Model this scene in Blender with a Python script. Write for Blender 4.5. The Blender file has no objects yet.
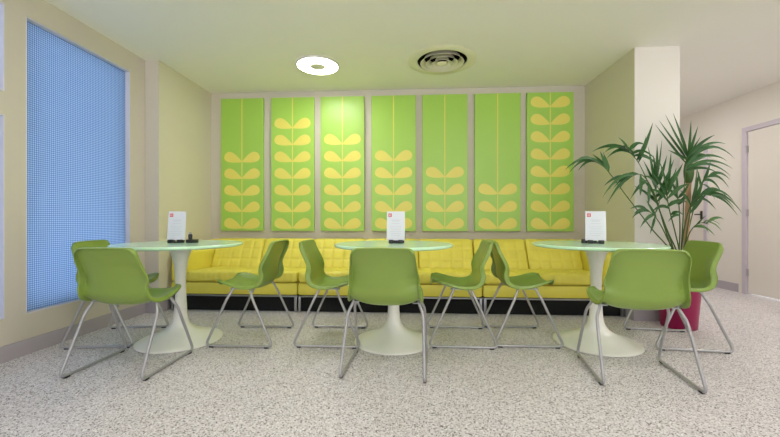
LAMP = 44.0
SKY = 2.6
SIDE = 7.5
EXPO = -0.17
PALE = (6,)
LAMPS = (  # out-of-view lamps; all added for light except the cream-door one
 (-0.948, 1.25, 'added unseen round ceiling lamp over the aisle in front of the tables, window side'),
 (1.25, 1.05, 'added unseen round ceiling lamp over the aisle in front of the tables, palm side'),
 (3.36, 3.10, 'round ceiling lamp over the passage in front of the cream door'),
 (3.36, 0.9, 'added unseen round ceiling lamp over the near end of the passage'),
 (3.0, 5.0, 'added unseen round ceiling lamp over the far passage, hidden by the pier'),
)
import bpy, bmesh, math, random
from mathutils import Vector, Matrix
random.seed(11)
SC = bpy.context.scene
COL = SC.collection
PI = math.pi

# ------------------------------------------------------------------ helpers
def lin(c):
    c /= 255.0
    return c / 12.92 if c <= 0.04045 else ((c + 0.055) / 1.055) ** 2.4
def rgb(r, g, b): return (lin(r), lin(g), lin(b), 1.0)

def mat(name, col, rough=0.5, metal=0.0, noise=0.0, nscale=20.0, coat=0.0, bump=0.0, bscale=200.0, spec=0.5, emit=None, estr=0.0):
    m = bpy.data.materials.new(name); m.use_nodes = True
    nt = m.node_tree; b = nt.nodes['Principled BSDF']
    b.inputs['Base Color'].default_value = col
    b.inputs['Roughness'].default_value = rough
    b.inputs['Metallic'].default_value = metal
    b.inputs['Coat Weight'].default_value = coat
    b.inputs['Specular IOR Level'].default_value = spec
    if emit:
        b.inputs['Emission Color'].default_value = emit; b.inputs['Emission Strength'].default_value = estr
    if noise or bump:
        tc = nt.nodes.new('ShaderNodeTexCoord')
    if noise:
        n = nt.nodes.new('ShaderNodeTexNoise'); n.inputs['Scale'].default_value = nscale; n.inputs['Detail'].default_value = 4
        nt.links.new(tc.outputs['Object'], n.inputs['Vector'])
        r = nt.nodes.new('ShaderNodeMapRange')
        r.inputs['To Min'].default_value = 1 - noise; r.inputs['To Max'].default_value = 1 + noise
        nt.links.new(n.outputs['Fac'], r.inputs['Value'])
        mx = nt.nodes.new('ShaderNodeMix'); mx.data_type = 'RGBA'; mx.blend_type = 'MULTIPLY'; mx.inputs['Factor'].default_value = 1
        mx.inputs['A'].default_value = col
        nt.links.new(r.outputs['Result'], mx.inputs['B'])
        nt.links.new(mx.outputs['Result'], b.inputs['Base Color'])
    if bump:
        n2 = nt.nodes.new('ShaderNodeTexNoise'); n2.inputs['Scale'].default_value = bscale; n2.inputs['Detail'].default_value = 2
        nt.links.new(tc.outputs['Object'], n2.inputs['Vector'])
        bp = nt.nodes.new('ShaderNodeBump'); bp.inputs['Strength'].default_value = bump; bp.inputs['Distance'].default_value = 0.002
        nt.links.new(n2.outputs['Fac'], bp.inputs['Height']); nt.links.new(bp.outputs['Normal'], b.inputs['Normal'])
    return m

def link(name, bm, mats, parent=None, smooth=True, angle=40):
    me = bpy.data.meshes.new(name)
    bmesh.ops.recalc_face_normals(bm, faces=bm.faces[:])
    bm.to_mesh(me); bm.free()
    for m in (mats if isinstance(mats, (list, tuple)) else [mats]): me.materials.append(m)
    o = bpy.data.objects.new(name, me); COL.objects.link(o)
    if smooth:
        for p in me.polygons: p.use_smooth = True
        me.set_sharp_from_angle(angle=math.radians(angle))
    if parent: o.parent = parent
    return o

def tag(o, label=None, cat=None, group=None, kind=None):
    if label: o['label'] = label
    if cat: o['category'] = cat
    if group: o['group'] = group
    if kind: o['kind'] = kind
    return o

def thing(name, label, cat, loc=(0, 0, 0), rz=0.0, group=None):
    o = bpy.data.objects.new(name, None); COL.objects.link(o)
    o.empty_display_size = 0.1
    o.location = loc; o.rotation_euler = (0, 0, rz)
    return tag(o, label, cat, group)

def dup(root, loc, rz, label, group=None):
    r = root.copy(); COL.objects.link(r); r.location = loc; r.rotation_euler = (0, 0, rz); r['label'] = label
    if group: r['group'] = group
    for ch in list(root.children):
        c = ch.copy(); COL.objects.link(c); c.parent = r
        for g in ch.children:
            d = g.copy(); COL.objects.link(d); d.parent = c
    return r

def box(bm, x0, x1, y0, y1, z0, z1, bev=0.0, mi=0):
    vs = [bm.verts.new((x, y, z)) for x in (x0, x1) for y in (y0, y1) for z in (z0, z1)]
    fs = [bm.faces.new([vs[i] for i in q]) for q in ((0,1,3,2),(4,6,7,5),(0,4,5,1),(2,3,7,6),(0,2,6,4),(1,5,7,3))]
    for f in fs: f.material_index = mi
    if bev:
        es = list({e for f in fs for e in f.edges})
        bmesh.ops.bevel(bm, geom=es, offset=bev, segments=2, profile=0.6, affect='EDGES')
    return fs

def bbox(x0, x1, y0, y1, z0, z1, bev=0.0):
    bm = bmesh.new(); box(bm, x0, x1, y0, y1, z0, z1, bev); return bm

def lathe(prof, segs=48, center=(0, 0), closed=False, bm=None, mi=0):
    bm = bm or bmesh.new(); rings = []
    for (r, z) in prof:
        if r < 1e-6: rings.append([bm.verts.new((center[0], center[1], z))])
        else: rings.append([bm.verts.new((center[0] + r*math.cos(2*PI*i/segs), center[1] + r*math.sin(2*PI*i/segs), z)) for i in range(segs)])
    pairs = list(zip(rings[:-1], rings[1:])) + ([(rings[-1], rings[0])] if closed else [])
    for a, b in pairs:
        for i in range(segs):
            j = (i + 1) % segs
            if len(a) == 1 and len(b) == 1: continue
            if len(a) == 1: f = bm.faces.new((a[0], b[j], b[i]))
            elif len(b) == 1: f = bm.faces.new((a[i], a[j], b[0]))
            else: f = bm.faces.new((a[i], a[j], b[j], b[i]))
            f.material_index = mi
    return bm

def catmull(P, n):
    """n points along the keys P (tuples), Catmull-Rom."""
    out = []; m = len(P) - 1
    for k in range(n):
        t = k / (n - 1) * m; i = min(int(t), m - 1); f = t - i
        p0 = P[max(i-1, 0)]; p1 = P[i]; p2 = P[i+1]; p3 = P[min(i+2, m)]
        out.append(tuple(0.5*((2*b) + (c-a)*f + (2*a-5*b+4*c-d)*f*f + (3*b-a-3*c+d)*f**3) for a, b, c, d in zip(p0, p1, p2, p3)))
    return out

def fillet(P, rads, steps=6):
    out = [Vector(P[0])]
    for i in range(1, len(P)-1):
        a, b, c = Vector(P[i-1]), Vector(P[i]), Vector(P[i+1]); r = rads[i]
        u = (a-b).normalized(); v = (c-b).normalized()
        s, e = b + u*r, b + v*r
        for k in range(steps+1):
            t = k/steps; out.append(s*(1-t)**2 + b*2*t*(1-t) + e*t*t)
    out.append(Vector(P[-1])); return out

def tube(bm, P, r, segs=10, caps=True):
    P = [Vector(p) for p in P]; rings = []; up = None
    rr = r if isinstance(r, (list, tuple)) else [r]*len(P)
    for i, p in enumerate(P):
        t = (P[min(i+1, len(P)-1)] - P[max(i-1, 0)]).normalized()
        if up is None:
            up = Vector((0, 0, 1)) if abs(t.z) < 0.9 else Vector((1, 0, 0))
        s = t.cross(up).normalized(); up = s.cross(t).normalized()
        rings.append([bm.verts.new(p + (s*math.cos(2*PI*k/segs) + up*math.sin(2*PI*k/segs))*rr[i]) for k in range(segs)])
    for a, b in zip(rings[:-1], rings[1:]):
        for k in range(segs): bm.faces.new((a[k], a[(k+1) % segs], b[(k+1) % segs], b[k]))
    if caps:
        bm.faces.new(rings[0][::-1]); bm.faces.new(rings[-1])
    return bm

def cushion(x0, x1, y0, y1, z0, z1, r, pu=None, pv=None, depth=0.0, faces=(), step=0.018):
    """rounded upholstered block; 'faces' ('top','front') carry a stitched grid of pitch pu (along x) by pv"""
    bm = bmesh.new()
    cx, cy, cz = (x0+x1)/2, (y0+y1)/2, (z0+z1)/2; hx, hy, hz = (x1-x0)/2, (y1-y0)/2, (z1-z0)/2
    n = [max(4, int(round(2*h/step))) for h in (hx, hy, hz)]
    cache = {}
    def vert(i, j, k):
        key = (i, j, k)
        if key in cache: return cache[key]
        p = Vector((-hx + 2*hx*i/n[0], -hy + 2*hy*j/n[1], -hz + 2*hz*k/n[2]))
        q = Vector((max(-hx+r, min(hx-r, p.x)), max(-hy+r, min(hy-r, p.y)), max(-hz+r, min(hz-r, p.z))))
        d = p - q
        if d.length > 1e-9:
            # keep the grid even on the rounded part
            nrm = d.normalized(); w = q + nrm*r
        else: nrm = Vector((0,0,0)); w = p
        # seams
        if depth:
            def seam(s, pitch):
                t = abs(((s/pitch) % 1.0) - 0.5)*2    # 0 mid cell, 1 at the seam
                return t**5
            su = seam(w.x + hx, pu) if pu else 0
            if 'top' in faces and k == n[2]:
                sv = seam(w.y + hy, pv); w = w - Vector((0,0,1))*depth*min(1, max(su, sv) + 0.5*su*sv)
                w.z += 0.012*(1-(w.x/hx)**4)*(1-(w.y/hy)**2)
            if 'front' in faces and j == 0:
                sv = seam(w.z + hz, pv); w = w + Vector((0,1,0))*depth*min(1, max(su, sv) + 0.5*su*sv)
                w.y -= 0.012*(1-(w.x/hx)**4)*(1-(w.z/hz)**2)
            if 'flute' in faces and j == 0:
                w = w + Vector((0,1,0))*depth*0.6*seam(w.x+hx, pu/2)
        v = bm.verts.new((w.x+cx, w.y+cy, w.z+cz)); cache[key] = v; return v
    def quad(a, b, c, d):
        try: bm.faces.new((vert(*a), vert(*b), vert(*c), vert(*d)))
        except ValueError: pass
    for i in range(n[0]):
        for j in range(n[1]):
            for k in (0, n[2]): quad((i,j,k),(i+1,j,k),(i+1,j+1,k),(i,j+1,k))
    for i in range(n[0]):
        for k in range(n[2]):
            for j in (0, n[1]): quad((i,j,k),(i+1,j,k),(i+1,j,k+1),(i,j,k+1))
    for j in range(n[1]):
        for k in range(n[2]):
            for i in (0, n[0]): quad((i,j,k),(i,j+1,k),(i,j+1,k+1),(i,j,k+1))
    return bm

# ------------------------------------------------------------------ materials
M = {}
WALLC = (203, 195, 181)
M['wall'] = mat('wall_paint_beige', rgb(*WALLC), 0.75, noise=0.015, nscale=1.5, bump=0.08, bscale=90)
M['wall_alcove_side'] = mat('wall_paint_alcove', rgb(212, 206, 184), 0.75, noise=0.015, nscale=1.5, bump=0.08, bscale=90)  # alcove side walls, slightly lighter and yellower than the beige
M['wall_pale'] = mat('wall_paint_cream', rgb(222, 217, 208), 0.75, noise=0.012, nscale=1.5, bump=0.08, bscale=90)
M['ceiling'] = mat('ceiling_paint', rgb(240, 238, 230), 0.85, noise=0.012, nscale=1.2)
M['trim'] = mat('baseboard_grey', rgb(172, 164, 172), 0.45, noise=0.04, nscale=6)
M['frame'] = mat('door_frame_lilac_grey', rgb(196, 187, 196), 0.4)
M['jamb'] = mat('window_trim_white', rgb(212, 210, 220), 0.4)
M['door'] = mat('door_leaf_cream', rgb(222, 216, 207), 0.4, noise=0.01, nscale=3)
M['steel'] = mat('hinge_steel', rgb(176, 172, 174), 0.4, 0.7)
M['black'] = mat('black_plastic', rgb(28, 28, 30), 0.4)
M['rubber'] = mat('black_rubber', rgb(22, 22, 22), 0.7)
M['chair'] = mat('green_polypropylene', rgb(132, 157, 71), 0.30, noise=0.02, nscale=5, bump=0.12, bscale=900)
M['rod'] = mat('satin_grey_rod', rgb(176, 175, 178), 0.38, 0.55)
M['tulip'] = mat('white_lacquer_worn', rgb(238, 236, 228), 0.3, noise=0.03, nscale=9)
M['glass_top'] = mat('mint_glass', rgb(206, 246, 210), 0.14, coat=0.0, spec=0.45)
M['sofa'] = mat('yellow_vinyl', rgb(230, 217, 86), 0.42, noise=0.04, nscale=14, bump=0.1, bscale=300)
M['chrome'] = mat('chrome', rgb(170, 170, 174), 0.3, 1.0)
M['under'] = mat('black_lining_and_shade', rgb(14, 14, 14), 0.9)
M['panel'] = mat('panel_green', rgb(160, 201, 84), 0.36, noise=0.015, nscale=2)
M['panel_leaf'] = mat('panel_yellow', rgb(224, 213, 102), 0.42)
M['panel_edge'] = mat('panel_edge_green', rgb(120, 160, 45), 0.5)
M['paper'] = mat('white_card', rgb(216, 217, 226), 0.35, coat=0.2)
M['red'] = mat('red_print', rgb(196, 50, 62), 0.4)
M['pinkprint'] = mat('pale_print', rgb(238, 190, 190), 0.4)
M['greyprint'] = mat('grey_print', rgb(186, 188, 200), 0.5)
M['clear'] = mat('clear_plastic', rgb(225, 228, 230), 0.1); M['clear'].node_tree.nodes['Principled BSDF'].inputs['Transmission Weight'].default_value = 0.8
M['pot'] = mat('magenta_pot', rgb(158, 16, 80), 0.38, noise=0.03, nscale=5)
M['soil'] = mat('soil', rgb(60, 44, 32), 0.95, noise=0.3, nscale=60)
M['leaf'] = mat('palm_leaf', rgb(38, 88, 28), 0.46, noise=0.25, nscale=9)
M['leaf_pale'] = mat('palm_leaf_pale', rgb(70, 112, 46), 0.5, noise=0.2, nscale=9)
M['stalk'] = mat('palm_stalk', rgb(62, 92, 34), 0.5, noise=0.15, nscale=12)
M['cane'] = mat('palm_cane', rgb(176, 140, 104), 0.7, noise=0.18, nscale=18)
M['lamp'] = mat('lamp_diffuser', (1, 1, 1, 1), 0.5, emit=(1.0, 0.98, 0.97, 1), estr=LAMP)
M['lamp_body'] = mat('lamp_body_white', rgb(215, 212, 200), 0.5)
M['vent'] = mat('vent_metal', rgb(230, 226, 204), 0.5)
M['vent_dark'] = mat('vent_void', rgb(20, 20, 16), 0.9)

def terrazzo():
    m = bpy.data.materials.new('terrazzo'); m.use_nodes = True
    nt = m.node_tree; N = nt.nodes; L = nt.links; b = N['Principled BSDF']
    tc = N.new('ShaderNodeTexCoord')
    def layer(scale, stops, dist=1.0):
        v = N.new('ShaderNodeTexVoronoi'); v.inputs['Scale'].default_value = scale; v.inputs['Randomness'].default_value = 1
        L.new(tc.outputs['Object'], v.inputs['Vector'])
        s = N.new('ShaderNodeSeparateColor'); L.new(v.outputs['Color'], s.inputs['Color'])
        r = N.new('ShaderNodeValToRGB'); r.color_ramp.interpolation = 'CONSTANT'
        els = r.color_ramp.elements
        els[0].position = 0; els[0].color = stops[0][1]; els[1].position = stops[1][0]; els[1].color = stops[1][1]
        for p, c in stops[2:]:
            e = els.new(p); e.color = c
        L.new(s.outputs['Red'], r.inputs['Fac']); return v, s, r
    v1, s1, r1 = layer(100, [(0, rgb(216,210,212)), (0.36, rgb(236,232,234)), (0.56, rgb(196,189,190)), (0.72, rgb(158,149,148)), (0.81, rgb(244,242,243)), (0.895, rgb(98,90,90)), (0.95, rgb(34,31,32))])
    v2, s2, r2 = layer(210, [(0, rgb(222,217,219)), (0.5, rgb(206,200,201)), (0.76, rgb(164,155,154)), (0.92, rgb(90,83,83))])
    mx = N.new('ShaderNodeMix'); mx.data_type = 'RGBA'
    n = N.new('ShaderNodeTexVoronoi'); n.inputs['Scale'].default_value = 100
    L.new(tc.outputs['Object'], n.inputs['Vector'])
    st = N.new('ShaderNodeMapRange'); st.inputs['From Min'].default_value = 0.34; st.inputs['From Max'].default_value = 0.44
    L.new(n.outputs['Distance'], st.inputs['Value'])
    L.new(st.outputs['Result'], mx.inputs['Factor']); L.new(r1.outputs['Color'], mx.inputs['A']); L.new(r2.outputs['Color'], mx.inputs['B'])
    # faint large-scale wear
    nz = N.new('ShaderNodeTexNoise'); nz.inputs['Scale'].default_value = 1.6; nz.inputs['Detail'].default_value = 5
    L.new(tc.outputs['Object'], nz.inputs['Vector'])
    mr = N.new('ShaderNodeMapRange'); mr.inputs['To Min'].default_value = 0.94; mr.inputs['To Max'].default_value = 1.05
    L.new(nz.outputs['Fac'], mr.inputs['Value'])
    m2 = N.new('ShaderNodeMix'); m2.data_type = 'RGBA'; m2.blend_type = 'MULTIPLY'; m2.inputs['Factor'].default_value = 1
    L.new(mx.outputs['Result'], m2.inputs['A']); L.new(mr.outputs['Result'], m2.inputs['B'])
    L.new(m2.outputs['Result'], b.inputs['Base Color'])
    b.inputs['Roughness'].default_value = 0.42; b.inputs['Specular IOR Level'].default_value = 0.35
    return m
M['floor'] = terrazzo()

def blue_glass():
    m = bpy.data.materials.new('blue_cellular_glass'); m.use_nodes = True
    nt = m.node_tree; N = nt.nodes; L = nt.links; b = N['Principled BSDF']; out = N['Material Output']
    tc = N.new('ShaderNodeTexCoord'); mp = N.new('ShaderNodeMapping')
    mp.inputs['Rotation'].default_value = (0, 0, 0)
    L.new(tc.outputs['Object'], mp.inputs['Vector'])
    v = N.new('ShaderNodeTexVoronoi'); v.inputs['Scale'].default_value = 1/0.0150; v.inputs['Randomness'].default_value = 0
    L.new(mp.outputs['Vector'], v.inputs['Vector'])
    bp = N.new('ShaderNodeBump'); bp.inputs['Strength'].default_value = 0.9; bp.inputs['Distance'].default_value = 0.006; bp.invert = True
    L.new(v.outputs['Distance'], bp.inputs['Height'])
    r = N.new('ShaderNodeValToRGB'); r.color_ramp.elements[0].position = 0.18; r.color_ramp.elements[1].position = 0.62
    r.color_ramp.elements[0].color = rgb(200, 218, 238); r.color_ramp.elements[1].color = rgb(90, 126, 174)
    L.new(v.outputs['Distance'], r.inputs['Fac'])
    b.inputs['Roughness'].default_value = 0.22
    L.new(r.outputs['Color'], b.inputs['Base Color']); L.new(bp.outputs['Normal'], b.inputs['Normal'])
    t = N.new('ShaderNodeBsdfTranslucent'); L.new(r.outputs['Color'], t.inputs['Color']); L.new(bp.outputs['Normal'], t.inputs['Normal'])
    ms = N.new('ShaderNodeMixShader'); ms.inputs['Fac'].default_value = 0.72
    L.new(b.outputs['BSDF'], ms.inputs[1]); L.new(t.outputs['BSDF'], ms.inputs[2]); L.new(ms.outputs['Shader'], out.inputs['Surface'])
    return m
M['blue'] = blue_glass()

# ------------------------------------------------------------------ the room
H = 2.5
XL, XR, YN, YF = -2.63, 4.18, -3.2, 7.2      # left wall, far right wall, rear wall, far wall of the side passage
XA, XP, YB, YP = -2.49, 2.043, 4.36, 3.42    # alcove left wall, alcove right wall, back wall, front of the pier
XQ = 2.44                                    # right side of the pier
def struct(name, bm, m, **k):
    return tag(link(name, bm, m, smooth=False, **k), kind='structure')

struct('floor', bbox(XL-0.3, XR+0.3, YN-0.3, YF+0.3, -0.1, 0.0), M['floor'])

VX, VY, VR = 0.308, 3.60, 0.245              # ceiling outlet
bm = bmesh.new()
q = 0.5
for (x0, x1, y0, y1) in ((XL-0.3, XR+0.3, YN-0.3, VY-q), (XL-0.3, XR+0.3, VY+q, YF+0.3), (XL-0.3, VX-q, VY-q, VY+q), (VX+q, XR+0.3, VY-q, VY+q)):
    f = bm.faces.new([bm.verts.new(p) for p in ((x0,y0,H),(x0,y1,H),(x1,y1,H),(x1,y0,H))])
seg = 64; inner = []; outer = []; top = []
for i in range(seg):
    t = 2*PI*i/seg; c, s = math.cos(t), math.sin(t); k = q/max(abs(c), abs(s))
    inner.append(bm.verts.new((VX+VR*c, VY+VR*s, H))); outer.append(bm.verts.new((VX+k*c, VY+k*s, H))); top.append(bm.verts.new((VX+VR*c, VY+VR*s, H+0.2)))
for i in range(seg):
    j = (i+1) % seg
    bm.faces.new((inner[i], inner[j], outer[j], outer[i])); bm.faces.new((inner[i], top[i], top[j], inner[j]))
box(bm, XL-0.3, XR+0.3, YN-0.3, YF+0.3, H+0.2, H+0.3)
struct('ceiling', bm, M['ceiling'])

# left wall with its openings (thickness towards -x)
T = 0.16
W1 = (2.314, 3.227, 0.278, 2.315)            # y0 y1 z0 z1
W2 = (1.30, 2.183, 1.755, 2.32)
W3 = (1.30, 2.183, 0.28, 1.60)
bm = bmesh.new()
def lw(y0, y1, z0, z1): box(bm, XL-T, XL, y0, y1, z0, z1)
lw(YN, 1.30, 0, H); lw(1.30, W1[1], 0, 0.278); lw(1.30, W1[1], 2.318, H)
lw(2.183, 2.314, 0.278, 2.318); lw(1.30, 2.183, 1.60, 1.755); lw(W1[1], YP, 0, H)
struct('wall_left', bm, M['wall'])
bm = bmesh.new(); box(bm, XL-T, XA, YP, YB+0.12, 0, H)
w = struct('wall_alcove_left', bm, [M['wall_alcove_side'], M['wall']])
for p in w.data.polygons:
    if p.normal.y < -0.9: p.material_index = 1
struct('wall_back', bbox(XA, XP, YB, YB+0.12, 0, H), M['wall'])
bm = bmesh.new(); box(bm, XP, XQ, YP, YF, 0, H)
w = struct('wall_alcove_right', bm, [M['wall_alcove_side'], M['wall_pale']])
for p in w.data.polygons:
    if abs(p.normal.x) < 0.5 or p.normal.x > 0.9: p.material_index = 1
D1 = (3.80, 4.785, 2.045); D2 = (5.33, 6.25, 1.97)
bm = bmesh.new()
for (y0, y1, z0) in ((YN, D1[0], 0), (D1[1], D2[0], 0), (D2[1], YF, 0), (D1[0], D1[1], D1[2]), (D2[0], D2[1], D2[2])):
    box(bm, XR, XR+0.14, y0, y1, z0, H)
struct('wall_right', bm, M['wall_pale'])
struct('wall_far', bbox(XQ, XR+0.14, YF, YF+0.12, 0, H), M['wall_pale'])
# rear wall, behind the viewer, with an unseen broad opening added to let fill light in
bm = bmesh.new()
box(bm, XL-T, XR+0.14, YN-0.12, YN, 0, 0.35); box(bm, XL-T, XR+0.14, YN-0.12, YN, 2.3, H)
box(bm, XL-T, -2.2, YN-0.12, YN, 0.35, 2.3); box(bm, 3.7, XR+0.14, YN-0.12, YN, 0.35, 2.3)
struct('wall_rear', bm, M['wall'])

# baseboards
BH = 0.105
def base(name, *segs):
    bm = bmesh.new()
    for s in segs: box(bm, *s, 0.0, BH)
    struct(name, bm, M['trim'])
bt = 0.012
base('baseboard_left', (XL, XL+bt, YN, YP-bt), (XL, XA+bt, YP-bt, YP))
base('baseboard_alcove_left', (XA, XA+bt, YP, YB))
base('baseboard_back', (XA+bt, XP-bt, YB-bt, YB))
base('baseboard_alcove_right', (XP-bt, XP, YP, YB), (XP-bt, XQ+bt, YP-bt, YP), (XQ, XQ+bt, YP, YF))
base('baseboard_right', (XR-bt, XR, YN, D1[0]-0.06), (XR-bt, XR, D1[1]+0.07, D2[0]-0.05), (XR-bt, XR, D2[1]+0.05, YF))

# windows: recessed panes of blue cell glass with a white reveal
def window(n, o, gx=0.042):
    y0, y1, z0, z1 = o; e = 0.006
    fr = bmesh.new()
    box(fr, XL-gx-0.02, XL+0.001, y0, y0+e, z0, z1); box(fr, XL-gx-0.02, XL+0.001, y1-e, y1, z0, z1)
    box(fr, XL-gx-0.02, XL+0.001, y0+e, y1-e, z0, z0+e); box(fr, XL-gx-0.02, XL+0.001, y0+e, y1-e, z1-e, z1)
    f = struct('window_%d' % n, fr, M['jamb'])
    g = link('pane', bbox(XL-gx-0.012, XL-gx, y0+e, y1-e, z0+e, z1-e), M['blue'], f, smooth=False)
window(1, W1); window(2, W2); window(3, W3)
# the bright space behind the blue panes
bm = bmesh.new()
box(bm, -4.4, -4.3, 0.4, 4.6, 0, H)
struct('wall_side_room', bm, M['wall_pale'])

# doors in the right wall
def door(n, y0, y1, z, hinge_zs, far_handle):
    fr = bmesh.new(); fw = 0.055
    box(fr, XR-0.018, XR+0.06, y1, y1+fw, 0, z+fw, 0.003); box(fr, XR-0.018, XR+0.06, y0-fw, y0, 0, z+fw, 0.003)
    box(fr, XR-0.018, XR+0.06, y0, y1, z, z+fw, 0.003)
    root = struct('door_%d' % n, fr, M['frame'])
    link('door_leaf', bbox(XR+0.004, XR+0.044, y0+0.004, y1-0.006, 0.012, z-0.005, 0.002), M['door'], root, smooth=False)
    for hz in hinge_zs:
        h = bmesh.new(); lathe([(0, hz-0.045), (0.007, hz-0.045), (0.007, hz+0.045), (0, hz+0.045)], 12, (XR-0.012, y1-0.004), bm=h)
        box(h, XR-0.006, XR+0.002, y1-0.018, y1-0.004, hz-0.042, hz+0.042)
        link('hinge', h, M['steel'], root)
    if far_handle:
        h = bmesh.new(); box(h, XR-0.004, XR+0.004, y0+0.04, y0+0.080, 0.93, 1.05, 0.004)
        tube(h, fillet([(XR+0.003, y0+0.062, 1.0), (XR-0.05, y0+0.062, 1.0), (XR-0.045, y0+0.12, 1.0)], [0, .015, 0], 4), 0.009)
        link('handle', h, M['black'], root)
door(1, D1[0]+0.055, D1[1]-0.055+0.005, D1[2]-0.055+0.03, (1.80, 1.01, 0.27), False)
door(2, D2[0]+0.055, D2[1]-0.055, D2[2]-0.055, (1.7, 0.98, 0.26), True)

# ------------------------------------------------------------------ ceiling fittings
def ring_lamp():
    t = thing('ceiling_lamp', '', 'lamp', (0, 0, H), 0, 'round ceiling lamps')
    link('housing', lathe([(0.200, -0.0005), (0.214, -0.0005), (0.215, -0.010), (0.212, -0.019), (0.206, -0.022), (0.202, -0.020), (0.200, -0.012)], 64, closed=True), M['lamp_body'], t)
    link('diffuser', lathe([(0.080, -0.006), (0.080, -0.018), (0.088, -0.023), (0.14, -0.026), (0.19, -0.024), (0.199, -0.019), (0.199, -0.006)], 64, closed=True), M['lamp'], t)
    link('center_cap', lathe([(0, -0.0005), (0.079, -0.0005), (0.079, -0.0235), (0.074, -0.0255), (0, -0.0255)], 40), M['lamp_body'], t)
    return t
l0 = ring_lamp(); l0.location = (-0.946, 3.61, H); l0['label'] = 'round white lit ceiling lamp above the third leaf panel'
for (x, y, s) in LAMPS:
    dup(l0, (x, y, H), 0, s)

v = thing('ceiling_vent', 'round ceiling air outlet of concentric rings with a dark gap', 'vent', (VX, VY, H))
link('flange', lathe([(0.2465, 0.0), (0.246, -0.008), (0.255, -0.011), (0.275, -0.011), (0.32, -0.006), (0.335, -0.0005)], 64), M['vent'], v)
link('duct', lathe([(0, 0.19), (0.2435, 0.19), (0.2435, 0.002)], 64), M['vent_dark'], v)
for (R, z) in ((0.216, -0.022), (0.160, -0.027), (0.104, -0.032)):
    link('ring', lathe([(R, z), (R-0.004, z-0.002), (R-0.018, z+0.008), (R-0.030, z+0.020), (R-0.037, z+0.036), (R-0.040, z+0.050), (R-0.042, z+0.050), (R-0.040, z+0.036), (R-0.033, z+0.023), (R-0.020, z+0.011), (R-0.004, z+0.001)], 64, closed=True), M['vent'], v)
link('center_disc', lathe([(0, -0.034), (0.040, -0.033), (0.048, -0.028), (0.048, -0.024), (0, -0.022)], 40), M['vent'], v)

# ------------------------------------------------------------------ wall panels
PW, PZ0, PZ1, PT = 0.533, 0.787, 2.415, 0.046
def leaf(bm, cx, zb, side, y):
    """one rounded leaf growing out and up from the stem at (cx, zb)"""
    ang = math.radians(25); L, Wd = 0.246, 0.094; n = 28; vs = []
    for k in range(n):
        t = 2*PI*k/n
        u = 0.5*L*(1+math.cos(t)); s = u/L
        w = Wd*math.sin(t)*(0.30+0.82*s)
        x = u*math.cos(ang) - w*math.sin(ang); z = u*math.sin(ang) + w*math.cos(ang)
        vs.append(bm.verts.new((cx + side*(0.006 + x*0.95), y, zb + z*0.83)))
    f = bm.faces.new(vs if side < 0 else vs[::-1]); f.material_index = 1
def panel(i, pairs, label):
    x0 = -2.352 + 0.6173*i + (0.010, 0.025, 0.022, 0.024, 0.018, 0.020, 0.008)[i]; cx = PW/2
    t = thing('leaf_panel', label, 'wall panel', (x0, YB, 0), 0, 'green leaf panels on the back wall')
    bm = bmesh.new()
    box(bm, 0, PW, -PT, -0.012, PZ0, PZ1, 0.003)
    for f in bm.faces: f.material_index = 0
    yy = -PT-0.0006; pitch = 0.2035
    for k in range(pairs):
        zb = PZ0 + 0.034 + pitch*k
        for s in (-1, 1): leaf(bm, cx, zb, s, yy)
    zt = PZ1 - 0.002
    for (a, b) in ((-0.006, 0.006),):
        f = bm.faces.new([bm.verts.new(p) for p in ((cx+a, yy+0.0003, PZ0+0.03), (cx+b, yy+0.0003, PZ0+0.03), (cx+b, yy+0.0003, zt), (cx+a, yy+0.0003, zt))]); f.material_index = 1
    link('mounting_batten', bbox(0.08, PW-0.08, -0.012, 0.0, 2.2, 2.3), M['panel_edge'], t, smooth=False)
    link('board', bm, [M['panel'], M['panel_leaf']], t, smooth=False)
    return t
for i, (n, s) in enumerate((
    (5, 'green wall panel with five pairs of yellow leaves, next to the left alcove wall'),
    (7, 'green wall panel with seven pairs of yellow leaves, second from the left'),
    (6, 'green wall panel with six pairs of yellow leaves, third from the left'),
    (5, 'green wall panel with five pairs of yellow leaves, behind the middle menu stand'),
    (4, 'green wall panel with four pairs of yellow leaves, right of the middle table'),
    (3, 'green wall panel with only three pairs of yellow leaves low down'),
    (8, 'green wall panel filled with eight pairs of yellow leaves to its top'))):
    panel(i, n, s)

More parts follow.
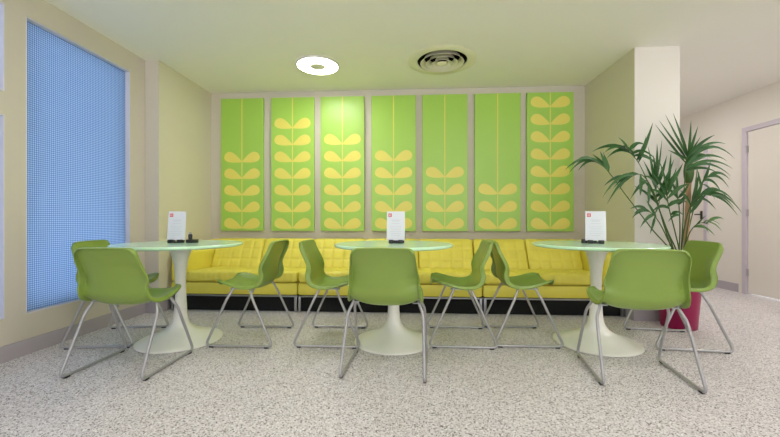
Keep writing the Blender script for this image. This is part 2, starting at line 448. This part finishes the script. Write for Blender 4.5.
# ------------------------------------------------------------------ sofas
SF = 3.535                                   # front of the seats
def sofa(x0, x1, nback, arms, label):
    t = thing('sofa', label, 'sofa', ((x0+x1)/2, SF, 0), 0, 'yellow tufted sofas along the back wall')
    w = x1 - x0; a, b = -w/2 + 0.002, w/2 - 0.002
    def add(name, bm, m): return link(name, bm, m, t, angle=70)
    ia = a + (0.168 if 'L' in arms else 0); ib = b - (0.168 if 'R' in arms else 0)
    add('base', cushion(a, b, 0.008, 0.79, 0.164, 0.288, 0.018, step=0.05), M['sofa'])
    add('shade_block', bbox(a+0.01, b-0.01, 0.035, 0.74, 0.0, 0.15), M['under'])  # black block standing in for the shade under the sofa
    add('underside', bbox(a+0.03, b-0.03, 0.05, 0.77, 0.150, 0.166), M['under'])
    add('chrome_rail', bbox(a, b, 0.0, 0.022, 0.149, 0.163, 0.003), M['chrome'])
    add('chrome_rail', bbox(a, b, 0.768, 0.79, 0.150, 0.171, 0.003), M['chrome'])
    sc = cushion(ia+0.003, ib-0.003, -0.008, 0.60, 0.291, 0.412, 0.036, 0.112, 0.115, 0.014, ('top', 'flute'), step=0.012)
    for v in sc.verts:                        # the seat slopes down towards the back
        v.co.z -= 0.055*max(0, v.co.y)*max(0, (v.co.z-0.30)/0.11)
    add('seat_cushion', sc, M['sofa'])
    cw = (ib - ia)/nback
    for k in range(nback):
        c = cushion(-cw/2+0.003, cw/2-0.003, -0.065, 0.065, 0.0, 0.335, 0.035, cw/5, 0.112, 0.012, ('front',), step=0.0095)
        for v in c.verts:                     # lean the cushion back against the frame
            v.co.y += 0.17*v.co.z/0.335
            v.co += Vector((ia + cw*(k+0.5), 0.475, 0.368))
        add('back_cushion', c, M['sofa'])
    add('back_frame', cushion(a, b, 0.70, 0.79, 0.286, 0.690, 0.02, step=0.05), M['sofa'])
    if 'L' in arms: add('arm', cushion(a, ia, 0.004, 0.705, 0.286, 0.60, 0.028, step=0.03), M['sofa'])
    if 'R' in arms: add('arm', cushion(ib, b, 0.004, 0.705, 0.286, 0.60, 0.028, step=0.03), M['sofa'])
    for lx in (a+0.004, b-0.030):
        for ly in (0.002, 0.755):
            add('leg', bbox(lx, lx+0.026, ly, ly+0.026, 0.0, 0.151, 0.002), M['chrome'])
    return t
sofa(-2.456, -1.135, 2, 'L', 'yellow tufted sofa with one arm, behind the table by the blue window')
sofa(-1.133, 0.697, 3, '', 'long yellow tufted armless sofa behind the middle table')
sofa(0.699, 2.027, 2, 'R', 'yellow tufted sofa with one arm, nearest the potted palm')

# ------------------------------------------------------------------ tables
def table():
    t = thing('tulip_table', '', 'table', (0, 0, 0), 0, 'round tulip tables')
    prof = [(0, 0.0), (0.290, 0.0), (0.297, 0.004), (0.296, 0.009), (0.283, 0.017), (0.235, 0.034), (0.175, 0.056), (0.108, 0.088), (0.068, 0.128), (0.049, 0.19),
            (0.042, 0.27), (0.0375, 0.36), (0.037, 0.45), (0.041, 0.53), (0.052, 0.61), (0.070, 0.67), (0.083, 0.705), (0.084, 0.717), (0, 0.717)]
    flat = prof[:4]; curve = catmull(prof[3:17], 60)
    link('pedestal', lathe(flat + curve[1:] + prof[17:], 64), M['tulip'], t, angle=60)
    link('tabletop', lathe([(0, 0.7175), (0.425, 0.7175), (0.440, 0.722), (0.445, 0.730), (0.4435, 0.738), (0.439, 0.742), (0, 0.742)], 96), M['glass_top'], t, angle=35)
    return t
TT = ((-1.765, 2.665), (-0.1315, 2.730), (1.385, 2.785))
t0 = table(); t0.location = (*TT[0], 0); t0['label'] = 'round white tulip table with mint glass top, near the blue window'
dup(t0, (*TT[1], 0), 0, 'round white tulip table with mint glass top, in the middle of the row')
dup(t0, (*TT[2], 0), 0, 'round white tulip table with mint glass top, nearest the potted palm')

# menu stands and black condiment pots
def menu():
    t = thing('menu_stand', '', 'menu', (0, 0, 0), 0, 'menu stands on the tables')
    z = 0.022; w, h = 0.138, 0.222; lean = 0.10
    def slab(x0, x1, z0, z1, y0, y1):
        bm = bmesh.new(); box(bm, x0, x1, y0, y1, z0, z1)
        for v in bm.verts: v.co.y += (v.co.z - z)*lean
        return bm
    c = link('card', slab(-w/2, w/2, z, z+h, -0.0015, 0.0015), M['paper'], t, smooth=False)
    p = slab(-w/2+0.012, -w/2+0.038, z+h-0.042, z+h-0.016, -0.0026, -0.0016)
    link('red_logo', p, M['red'], c, smooth=False)
    p = bmesh.new()
    for (a, b, d, e) in ((-w/2+0.017, -w/2+0.023, 0.036, 0.022), (-w/2+0.026, -w/2+0.033, 0.036, 0.030), (-w/2+0.026, -w/2+0.033, 0.027, 0.022)):
        box(p, a, b, -0.0031, -0.0027, z+h-d, z+h-e)
    for v in p.verts: v.co.y += (v.co.z - z)*lean
    link('logo_mark', p, M['pinkprint'], c, smooth=False)
    p = bmesh.new()
    for (zz, hw, hh) in ((0.155, 0.034, 0.0016), (0.146, 0.028, 0.0012), (0.128, 0.034, 0.0012)) + tuple((0.108-0.014*k, 0.045-0.006*(k % 3), 0.001) for k in range(6)):
        box(p, -hw, hw, -0.0026, -0.0017, z+zz-hh, z+zz+hh)
    for v in p.verts: v.co.y += (v.co.z - z)*lean
    link('printed_lines', p, M['greyprint'], c, smooth=False)
    b = bmesh.new()
    for s in (-1, 1): box(b, s*0.036-0.018, s*0.036+0.018, -0.022, 0.026, 0.0, 0.026, 0.003)
    box(b, -0.05, 0.05, -0.012, 0.022, 0.0, 0.010, 0.002)
    link('foot', b, M['black'], t)
    return t
ZT = 0.7423
m0 = menu(); m0.location = (TT[0][0]-0.058, TT[0][1]+0.03, ZT); m0.rotation_euler.z = 0.05; m0['label'] = 'white menu card with red logo on a black foot, table by the blue window'
dup(m0, (TT[1][0]+0.015, TT[1][1]+0.03, ZT), 0.02, 'white menu card with red logo in a black foot, on the middle table')
dup(m0, (TT[2][0]+0.008, TT[2][1]+0.02, ZT), -0.35, 'white menu card with red logo in a black foot, on the table beside the palm')
def pot_set():
    t = thing('condiment_caddy', '', 'condiment caddy', (0, 0, 0), 0, 'black condiment caddies')
    link('tray', bbox(-0.035, 0.035, -0.03, 0.03, 0.0, 0.026, 0.004), M['black'], t)
    s = link('shaker', lathe([(0, 0.0265), (0.014, 0.0265), (0.015, 0.06), (0.010, 0.068), (0, 0.068)], 20, (-0.016, 0.0)), M['black'], t)
    link('cap', lathe([(0, 0.0685), (0.009, 0.0685), (0.009, 0.080), (0.005, 0.085), (0, 0.085)], 16, (-0.016, 0.0)), M['chrome'], s)
    return t
c0 = pot_set(); c0.location = (TT[0][0]+0.055, TT[0][1]+0.06, ZT); c0['label'] = 'small black caddy with a shaker beside the menu card near the blue window'
def low_pot():
    return link('sachet_tray', bbox(-0.05, 0.05, -0.025, 0.025, 0.0, 0.03, 0.004), M['black'])
s0 = tag(low_pot(), 'low black sachet tray behind the menu card on the middle table', 'tray', 'black sachet trays'); s0.location = (TT[1][0]+0.03, TT[1][1]+0.085, ZT)
s1 = s0.copy(); COL.objects.link(s1); s1.location = (TT[2][0]-0.012, TT[2][1]+0.085, ZT); s1.rotation_euler.z = -0.3; s1['label'] = 'low black sachet tray behind the menu card beside the palm'
FRONDS = [
 ( [(2.268,3.248,0.609),(2.018,3.143,0.845),(1.733,3.026,1.131),(1.547,2.955,1.325),(1.431,2.908,1.382)] ,
  [ ((1.528,2.949,1.332),(1.214,2.919,1.315),0.077,1),
   ((1.488,2.932,1.354),(1.249,2.929,1.292),0.068,0.8),
   ((1.46,2.92,1.368),(1.32,2.933,1.308),0.043,0.9),
   ((1.547,2.955,1.325),(1.46,2.999,1.453),0.009,1.1),
   ((1.547,2.955,1.333),(1.504,2.963,1.47),0.0,1.2),
   ((1.559,2.963,1.31),(1.551,3.008,1.47),0.0,1.2),
   ((1.431,2.908,1.382),(1.203,2.77,1.324),0.043,0.8),
   ((1.499,2.937,1.347),(1.345,2.887,1.403),0.017,0.9) ]),
 ( [(2.284,3.259,0.608),(2.147,3.19,0.903),(1.988,3.121,1.195),(1.857,3.063,1.395),(1.729,3.006,1.492)] ,
  [ ((1.773,3.027,1.463),(1.49,3.06,1.481),0.051,1.1),
   ((1.793,3.035,1.448),(1.578,3.015,1.414),0.051,1),
   ((1.749,3.013,1.485),(1.537,3.042,1.509),0.034,1),
   ((1.769,3.021,1.486),(1.61,2.903,1.566),0.009,1.2),
   ((1.845,3.056,1.411),(1.948,3.021,1.71),-0.026,1.35),
   ((1.857,3.063,1.395),(1.868,2.981,1.589),-0.009,1),
   ((1.729,3.006,1.492),(1.538,2.968,1.455),0.034,1),
   ((1.809,3.035,1.456),(2.013,3.026,1.323),0.043,1.2),
   ((1.789,3.028,1.471),(1.896,2.907,1.385),0.043,1.1),
   ((1.749,3.013,1.485),(1.844,2.93,1.491),0.043,1.1),
   ((1.833,3.049,1.426),(1.666,2.963,1.508),0.026,1.1) ]),
 ( [(2.336,3.262,0.608),(2.338,3.242,0.903),(2.332,3.221,1.177),(2.334,3.201,1.379),(2.343,3.192,1.496)] ,
  [ ((2.316,3.199,1.396),(2.099,3.231,1.747),-0.009,1.1),
   ((2.322,3.197,1.429),(2.112,3.2,1.773),-0.009,1.1),
   ((2.321,3.196,1.446),(2.082,3.082,1.79),-0.009,1.2),
   ((2.328,3.193,1.463),(2.233,3.209,1.834),0.0,1.2),
   ((2.336,3.194,1.471),(2.29,3.087,1.739),0.0,1.2),
   ((2.346,3.196,1.454),(2.42,3.187,1.714),0.0,1),
   ((2.346,3.196,1.454),(2.485,3.098,1.616),0.026,1),
   ((2.346,3.196,1.446),(2.352,3.066,1.602),0.009,1),
   ((2.355,3.198,1.429),(2.7,3.253,1.572),0.06,1),
   ((2.356,3.199,1.421),(2.665,3.127,1.423),0.111,1.1),
   ((2.367,3.202,1.396),(2.471,3.119,1.431),0.051,1.1),
   ((2.367,3.203,1.379),(2.731,3.281,1.431),0.068,1.1),
   ((2.378,3.206,1.362),(2.767,3.265,1.359),0.068,1),
   ((2.378,3.206,1.345),(2.651,3.147,1.285),0.068,1),
   ((2.371,3.209,1.337),(2.663,3.278,1.318),0.043,0.9),
   ((2.314,3.196,1.429),(2.158,3.16,1.509),0.0,1),
   ((2.33,3.196,1.446),(2.278,3.192,1.7),0.0,1) ]),
 ( [(2.252,3.237,0.61),(2.096,3.127,0.903),(1.968,3.04,1.139),(1.832,2.972,1.278),(1.685,2.903,1.247)] ,
  [ ((1.75,2.937,1.266),(1.451,2.828,1.087),0.06,0.9),
   ((1.725,2.92,1.256),(1.557,2.959,1.047),0.043,0.9),
   ((1.791,2.954,1.276),(1.594,2.944,1.165),0.043,0.9),
   ((1.705,2.912,1.255),(1.65,2.962,1.158),0.026,0.8),
   ((1.685,2.903,1.247),(1.52,2.933,1.188),0.034,0.9),
   ((1.811,2.963,1.277),(1.765,2.887,1.105),-0.017,1.1),
   ((1.878,2.997,1.232),(1.713,2.926,1.077),0.026,0.9),
   ((1.899,3.006,1.209),(1.835,2.903,1.029),-0.017,1),
   ((1.853,2.98,1.255),(1.909,2.881,1.135),0.034,1) ]),
 ( [(2.31,3.26,0.608),(2.209,3.234,0.817),(2.103,3.198,1.039),(2.072,3.176,1.191),(2.067,3.156,1.324)] ,
  [ ((2.089,3.19,1.09),(1.862,3.058,1.288),0.009,1.2),
   ((2.084,3.182,1.158),(1.96,3.102,1.533),-0.009,1.3),
   ((2.077,3.171,1.224),(2.067,3.155,1.568),0.0,1.2),
   ((2.074,3.166,1.258),(2.026,3.034,1.575),-0.009,0.8),
   ((2.079,3.174,1.208),(2.163,3.178,1.47),-0.017,1.2),
   ((2.087,3.187,1.124),(2.184,3.127,1.427),-0.017,1.3),
   ((2.091,3.192,1.073),(2.208,3.128,1.352),-0.017,1.2),
   ((2.093,3.195,1.056),(1.913,3.21,1.212),0.017,1.1),
   ((2.082,3.179,1.174),(1.939,3.132,1.422),0.009,1.1),
   ((2.087,3.187,1.107),(2.164,3.121,1.285),-0.009,1.1),
   ((2.094,3.197,1.039),(1.975,3.152,1.156),0.009,1),
   ((2.074,3.166,1.258),(2.043,3.168,1.47),0.0,1.2) ]),
 ( [(2.321,3.241,0.61),(2.301,3.179,0.836),(2.306,3.12,1.028),(2.34,3.071,1.123),(2.404,3.025,1.112)] ,
  [ ((2.368,3.048,1.122),(2.557,2.94,0.974),0.06,1),
   ((2.382,3.036,1.113),(2.648,3.107,1.01),0.043,0.9),
   ((2.362,3.06,1.123),(2.508,2.943,1.052),0.06,1),
   ((2.343,3.065,1.123),(2.581,3.092,1.099),0.06,0.9),
   ((2.33,3.09,1.092),(2.52,3.131,1.003),0.034,0.9),
   ((2.324,3.102,1.06),(2.35,2.977,1.188),-0.009,1),
   ((2.329,3.077,1.108),(2.402,3.101,1.265),0.0,1),
   ((2.404,3.025,1.112),(2.557,2.974,0.951),0.034,0.8),
   ((2.317,3.114,1.036),(2.203,3.087,1.166),0.009,1) ]),
 ( [(2.323,3.221,0.612),(2.288,3.129,0.754),(2.283,3.068,0.847),(2.308,3.02,0.896),(2.347,2.982,0.888)] ,
  [ ((2.316,3.01,0.896),(2.349,2.883,0.882),0.026,0.9),
   ((2.324,3.0,0.896),(2.362,2.881,0.836),0.026,0.9),
   ((2.302,3.032,0.88),(2.311,2.936,0.819),0.017,0.9),
   ((2.336,2.996,0.896),(2.523,3.059,0.928),0.026,0.8),
   ((2.296,3.044,0.872),(2.308,2.952,0.959),0.009,0.9),
   ((2.29,3.056,0.855),(2.471,3.08,0.79),0.034,0.8) ]),
 ( [(2.304,3.24,0.61),(2.312,3.24,0.834),(2.289,3.219,1.04),(2.257,3.197,1.141),(2.233,3.185,1.225)] ,
  [ ((2.273,3.208,1.091),(2.169,3.248,1.197),0.026,1),
   ((2.269,3.203,1.116),(2.219,3.249,1.301),0.009,1),
   ((2.257,3.197,1.141),(2.201,3.129,1.336),0.0,1),
   ((2.271,3.205,1.107),(2.325,3.146,1.237),-0.009,1),
   ((2.287,3.216,1.048),(2.155,3.178,1.022),0.034,1),
   ((2.287,3.216,1.057),(2.377,3.239,1.126),0.017,1),
   ((2.303,3.227,0.963),(2.122,3.107,0.903),0.026,0.8) ]),
 ( [(2.354,3.253,0.609),(2.365,3.233,0.817),(2.376,3.204,1.039),(2.386,3.184,1.173),(2.395,3.165,1.272)] ,
  [ ((2.382,3.202,1.056),(2.452,3.218,1.329),-0.009,1.3),
   ((2.376,3.204,1.03),(2.495,3.232,1.228),-0.009,1.2),
   ((2.373,3.211,0.98),(2.554,3.255,1.161),0.009,1.1),
   ((2.386,3.184,1.173),(2.313,3.057,1.358),0.0,1) ]),
 ( [(2.312,3.24,0.61),(2.226,3.175,0.819),(2.132,3.109,1.019),(2.094,3.077,1.141),(2.088,3.057,1.246)] ,
  [ ((2.108,3.085,1.117),(2.01,3.13,1.321),0.009,1.2),
   ((2.099,3.072,1.165),(1.948,2.951,1.392),0.0,1.2),
   ((2.092,3.062,1.214),(2.069,2.995,1.462),0.0,1.1),
   ((2.097,3.07,1.182),(2.209,3.062,1.384),-0.009,1.2),
   ((2.11,3.089,1.101),(2.325,3.146,1.221),0.026,1.1),
   ((2.116,3.097,1.068),(1.908,3.02,1.162),0.034,1.1),
   ((2.121,3.105,1.036),(2.321,3.162,1.063),0.034,1),
   ((2.137,3.117,1.003),(1.979,3.082,0.986),0.034,1),
   ((2.151,3.126,0.97),(2.214,3.058,0.952),0.026,0.9),
   ((2.105,3.082,1.133),(2.119,3.012,1.337),-0.009,1) ]),
 ( [(2.255,3.217,0.612),(2.13,3.129,0.77),(2.008,3.042,0.904),(1.895,2.975,0.984),(1.806,2.93,0.991)] ,
  [ ((1.895,2.975,0.976),(1.694,2.867,0.935),0.034,0.9),
   ((1.873,2.964,0.983),(1.661,2.836,1.004),0.026,0.9),
   ((1.934,3.0,0.96),(1.766,2.889,0.858),0.026,0.9),
   ((1.955,3.009,0.944),(1.916,3.008,0.808),0.0,0.8),
   ((1.969,3.017,0.936),(1.927,3.074,1.084),0.0,1),
   ((1.942,3.001,0.96),(1.922,2.9,1.09),-0.009,1),
   ((1.829,2.941,0.991),(1.675,2.812,0.965),0.017,0.8) ]),
 ( [(2.353,3.263,0.608),(2.397,3.265,0.816),(2.441,3.248,1.049),(2.486,3.22,1.244),(2.546,3.204,1.31)] ,
  [ ((2.505,3.214,1.277),(2.751,3.286,1.197),0.051,1),
   ((2.492,3.218,1.261),(2.621,3.197,1.139),0.043,1),
   ((2.518,3.21,1.285),(2.658,3.165,1.254),0.043,1),
   ((2.48,3.224,1.227),(2.52,3.141,1.086),0.034,1),
   ((2.466,3.227,1.194),(2.427,3.207,1.362),-0.009,1),
   ((2.486,3.22,1.244),(2.576,3.253,1.436),-0.009,1) ]),
]

# ------------------------------------------------------------------ chairs
def chair_shell():
    C = [(-.205,.757),(-.190,.695),(-.176,.635),(-.165,.575),(-.154,.515),(-.140,.455),(-.098,.408),(-.02,.397),(.07,.408),(.13,.424),(.178,.442),(.206,.446),(.224,.434)]
    Eg = [(-.203,.752),(-.184,.695),(-.156,.640),(-.131,.588),(-.125,.545),(-.131,.503),(-.116,.462),(-.072,.441),(-.01,.438),(.06,.450),(.122,.467),(.170,.478),(.196,.474)]
    Wd = [.178,.184,.187,.190,.195,.201,.207,.211,.212,.210,.205,.189,.152]
    n = 61
    keys = [(c[0], c[1], e[0], e[1], w) for c, e, w in zip(C, Eg, Wd)]
    rows = catmull(keys, n)
    us = [-1, -.96, -.9, -.82, -.7, -.55, -.38, -.19, 0, .19, .38, .55, .7, .82, .9, .96, 1]
    bm = bmesh.new(); G = []
    def pt(i, u):
        cy, cz, ey, ez, w = rows[i]; f = abs(u)**3.0
        # round the top corners
        k = 0.0
        s = i/(n-1)
        if s < 0.045: k = (1-s/0.045)**2*(max(0, abs(u)-0.86)/0.14)**2*0.010
        if s > 0.93: k = ((s-0.93)/0.07)**2*max(0, abs(u)-0.45)/0.55*0.0
        return Vector((u*w, cy*(1-f)+ey*f, cz*(1-f)+ez*f - k))
    for i in range(n): G.append([pt(i, u) for u in us])
    def nrm(i, j):
        a = G[min(i+1, n-1)][j]-G[max(i-1, 0)][j]; b = G[i][min(j+1, 16)]-G[i][max(j-1, 0)]
        v = a.cross(b).normalized()          # points to the outside (back / under)
        return v
    # find the orientation once: outside of the back is -y
    m = len(us)
    sgn = 1 if nrm(10, 8).y < 0 else -1
    V = [[bm.verts.new(p) for p in r] for r in G]
    for i in range(n-1):
        for j in range(m-1): bm.faces.new((V[i][j], V[i+1][j], V[i+1][j+1], V[i][j+1]))
    # rim turned to the outside all round the shell, deepest at the waist
    loop = [(0, j) for j in range(m)] + [(i, m-1) for i in range(1, n)] + [(n-1, j) for j in range(m-2, -1, -1)] + [(i, 0) for i in range(n-2, 0, -1)]
    N = []; O = []; D = []
    for (i, j) in loop:
        nn = nrm(i, j)*sgn; oo = Vector((0, 0, 0))
        if i == 0: oo += (G[0][j]-G[1][j]).normalized()
        if i == n-1: oo += (G[n-1][j]-G[n-2][j]).normalized()
        if j == 0: oo += (G[i][0]-G[i][1]).normalized()
        if j == m-1: oo += (G[i][m-1]-G[i][m-2]).normalized()
        s = i/(n-1)
        N.append(nn); O.append(oo.normalized()); D.append(0.025 + 0.014*math.exp(-((s-0.36)/0.16)**2)*(1 if j in (0, m-1) else 0) - 0.012*max(0, (s-0.7)/0.3))
    q = len(loop)
    for _ in range(2):
        N = [(N[k-1] + N[k]*2 + N[(k+1) % q]).normalized() for k in range(q)]; O = [(O[k-1] + O[k]*2 + O[(k+1) % q]).normalized() for k in range(q)]
        D = [(D[k-1] + D[k]*2 + D[(k+1) % q])/4 for k in range(q)]
    prev = [V[i][j] for (i, j) in loop]
    for (fo, fd) in ((0.0038, 0.10), (0.0055, 0.38), (0.0055, 0.70), (0.0040, 1.0)):
        cur = [bm.verts.new(G[i][j] + O[k]*fo + N[k]*(D[k]*fd)) for k, (i, j) in enumerate(loop)]
        for k in range(q): bm.faces.new((prev[k], prev[(k+1) % q], cur[(k+1) % q], cur[k]))
        prev = cur
    return bm

def make_chair():
    t = thing('shell_chair', '', 'chair', (0, 0, 0), 0, 'green shell chairs around the tables')
    sh = link('seat_shell', chair_shell(), M['chair'], t, angle=32)
    md = sh.modifiers.new('thickness', 'SOLIDIFY'); md.thickness = 0.0045; md.offset = 0.0
    r = 0.0088
    for s in (-1, 1):
        P = [(s*.200,-.057,.430), (s*.207,-.069,.404), (s*.231,-.094,.350), (s*.243,-.248,r+.004), (s*.243,.248,r+.004), (s*.232,.094,.350), (s*.207,.069,.404), (s*.200,.057,.430)]
        P = fillet(P, [0, .018, .03, .045, .045, .03, .018, 0])
        bm = bmesh.new(); tube(bm, P, r, 12)
        leg = link('sled_leg', bm, M['rod'], t, angle=60)
        for y in (-.202, .202):
            f = bmesh.new(); box(f, s*.243-.0085, s*.243+.0085, y-.016, y+.016, 0.0, .012, .003)
            link('foot_pad', f, M['rubber'], leg)
    for s in (-1, 1):
        link('mounting_plate', bbox(min(s*.165, s*.204), max(s*.165, s*.204), -.075, .085, .412, .419, .002), M['rod'], t)
    return t

# x, y of the sled's middle, heading of the seat front (degrees from +y, counter-clockwise)
CH = (
 (-1.765, 2.190, 0, 'green shell chair with its back to the viewer, at the table by the blue window'),
 (-2.275, 2.690, -82, 'green shell chair against the blue window, half behind another green chair'),
 (-1.237, 2.766, 90, 'green shell chair facing the window-side table, its back towards the middle table'),
 (-0.605, 2.798, -90, 'green shell chair facing the middle table from the window side'),
 (-0.150, 2.270, -4, 'green shell chair with its back to the viewer, at the middle table'),
 (0.375, 2.840, 89, 'green shell chair right of the middle table, seat turned towards it'),
 (0.845, 2.885, -90, 'green shell chair left of the palm-side table, seat turned towards it'),
 (1.335, 2.245, -9, 'green shell chair with its back to the viewer, at the table by the potted palm'),
 (1.995, 2.870, 84, 'green shell chair in front of the magenta plant pot, facing its table'),
)
ch0 = make_chair()
for i, (x, y, a, s) in enumerate(CH):
    if i == 0:
        ch0.location = (x, y, 0); ch0.rotation_euler.z = math.radians(a); ch0['label'] = s
    else: dup(ch0, (x, y, 0), math.radians(a), s)

# ------------------------------------------------------------------ the palm
PX, PY = 2.305, 3.245
p = thing('potted_palm', 'tall potted palm with arching green fronds in a magenta pot', 'plant', (PX, PY, 0))
link('pot', lathe([(0, 0.0), (0.122, 0.0), (0.128, 0.006), (0.158, 0.405), (0.163, 0.42), (0.159, 0.424), (0.150, 0.42), (0.144, 0.36), (0, 0.355)], 48), M['pot'], p, angle=50)
link('soil', lathe([(0, 0.385), (0.08, 0.382), (0.1445, 0.372), (0.1435, 0.357), (0, 0.357)], 32), M['soil'], p)
bm = bmesh.new(); TC = [(2.37, 3.27, 0.36), (2.385, 3.27, 0.75), (2.395, 3.265, 1.02), (2.395, 3.255, 1.30)]
TP = [Vector(q) - Vector((PX, PY, 0)) for q in catmull(TC, 24)]
tube(bm, TP, [0.019 + 0.0018*(k % 3 == 0) for k in range(24)], 12)
link('cane', bm, M['cane'], p)
bm = bmesh.new()
SH = [Vector(q) - Vector((PX, PY, 0)) for q in catmull([(2.395, 3.256, 1.24), (2.393, 3.252, 1.33), (2.39, 3.25, 1.42), (2.385, 3.25, 1.50)], 14)]
tube(bm, SH, [0.020, 0.026, 0.031, 0.035, 0.037, 0.037, 0.035, 0.032, 0.028, 0.023, 0.018, 0.013, 0.008, 0.003], 12)
link('crown_sheath', bm, M['stalk'], p)
def blade(bm, a, b, sag, w):
    a, b = Vector(a), Vector(b); ctrl = (a+b)/2 + Vector((0, 0, 2*sag)); n = 9; L = (b-a).length
    side = None; prev = None
    for k in range(n+1):
        t = k/n; q = a*(1-t)**2 + ctrl*2*t*(1-t) + b*t*t
        tg = ((ctrl-a)*(1-t) + (b-ctrl)*t).normalized()
        s = tg.cross(Vector((0.25, -1.0, 0.35))).normalized()
        up = s.cross(tg).normalized()
        hw = 0.0138*w*(0.35 + 1.0*min(1, t/0.22))*(1 - max(0, (t-0.35)/0.65)**1.5)*0.78 + 0.0004
        row = [bm.verts.new(q - s*hw + up*hw*0.35), bm.verts.new(q), bm.verts.new(q + s*hw + up*hw*0.35)]
        if prev:
            for j in (0, 1): bm.faces.new((prev[j], prev[j+1], row[j+1], row[j]))
        prev = row
for fi, (S, LV) in enumerate(FRONDS):
    bm = bmesh.new(); o = Vector((PX, PY, 0))
    S2 = [(S[0][0], S[0][1], 0.375)] + S if S[0][2] > 0.4 else S
    S2[0] = (PX + (S2[1][0]-PX)*0.75, PY + (S2[1][1]-PY)*0.6, 0.372)
    pts = [Vector(q) - o for q in catmull(S2, 40)]
    tube(bm, pts, [0.0066 - 0.0044*k/39 for k in range(40)], 8)
    fr = link('frond', bm, M['stalk'], p)
    bl = bmesh.new()
    for (A, T, sag, w) in LV:
        # start each leaflet on the stem itself
        A = Vector(A) - o; A = min(pts, key=lambda q: (q-A).length)
        blade(bl, A, Vector(T) - o, sag, w)
    lf = link('leaflets', bl, M['leaf_pale'] if fi in PALE else M['leaf'], fr)

# ------------------------------------------------------------------ light, camera, colour
w = bpy.data.worlds.new('daylight'); SC.world = w; w.use_nodes = True
w.node_tree.nodes['Background'].inputs['Color'].default_value = (1.0, 0.98, 1.0, 1)
bg = w.node_tree.nodes['Background']; bg.inputs['Strength'].default_value = SKY
wt = w.node_tree.nodes.new('ShaderNodeTexCoord'); ws = w.node_tree.nodes.new('ShaderNodeSeparateXYZ'); wr = w.node_tree.nodes.new('ShaderNodeValToRGB')
wm = w.node_tree.nodes.new('ShaderNodeMapRange'); wm.inputs['From Min'].default_value = -0.1; wm.inputs['From Max'].default_value = 0.1
# overcast sky above, lower half brightened as added uplight for the ceiling
wr.color_ramp.elements[0].color = (2.5, 2.5, 2.55, 1); wr.color_ramp.elements[1].color = (0.9, 0.95, 1.0, 1)
w.node_tree.links.new(wt.outputs['Generated'], ws.inputs['Vector']); w.node_tree.links.new(ws.outputs['Z'], wm.inputs['Value'])
w.node_tree.links.new(wm.outputs['Result'], wr.inputs['Fac']); w.node_tree.links.new(wr.outputs['Color'], bg.inputs['Color'])
def area(name, loc, rot, sx, sy, power, col):
    d = bpy.data.lights.new(name, 'AREA'); d.shape = 'RECTANGLE'; d.size = sx; d.size_y = sy; d.energy = power; d.color = col
    o = bpy.data.objects.new(name, d); COL.objects.link(o); o.location = loc; o.rotation_euler = rot; return o
# lamp in the side room behind the blue panes
area('side_room_lamp', (-3.15, 1.75, 2.40), (0, math.radians(-25), 0), 0.5, 0.9, SIDE, (1, 0.97, 0.95))

cam = bpy.data.cameras.new('camera'); co = bpy.data.objects.new('camera', cam); COL.objects.link(co)
cam.sensor_width = 36; cam.lens = 36*360/780; cam.clip_start = 0.02
co.location = (0, 0, 0.92); co.rotation_euler = (PI/2, 0, math.atan(21/360))
cam.shift_y = 1.5/780
SC.camera = co
SC.view_settings.view_transform = 'Standard'; SC.view_settings.look = 'None'
SC.view_settings.gamma = 1; SC.view_settings.use_curve_mapping = False
SC.view_settings.exposure = EXPO
SC.cycles.max_bounces = 10; SC.cycles.diffuse_bounces = 6
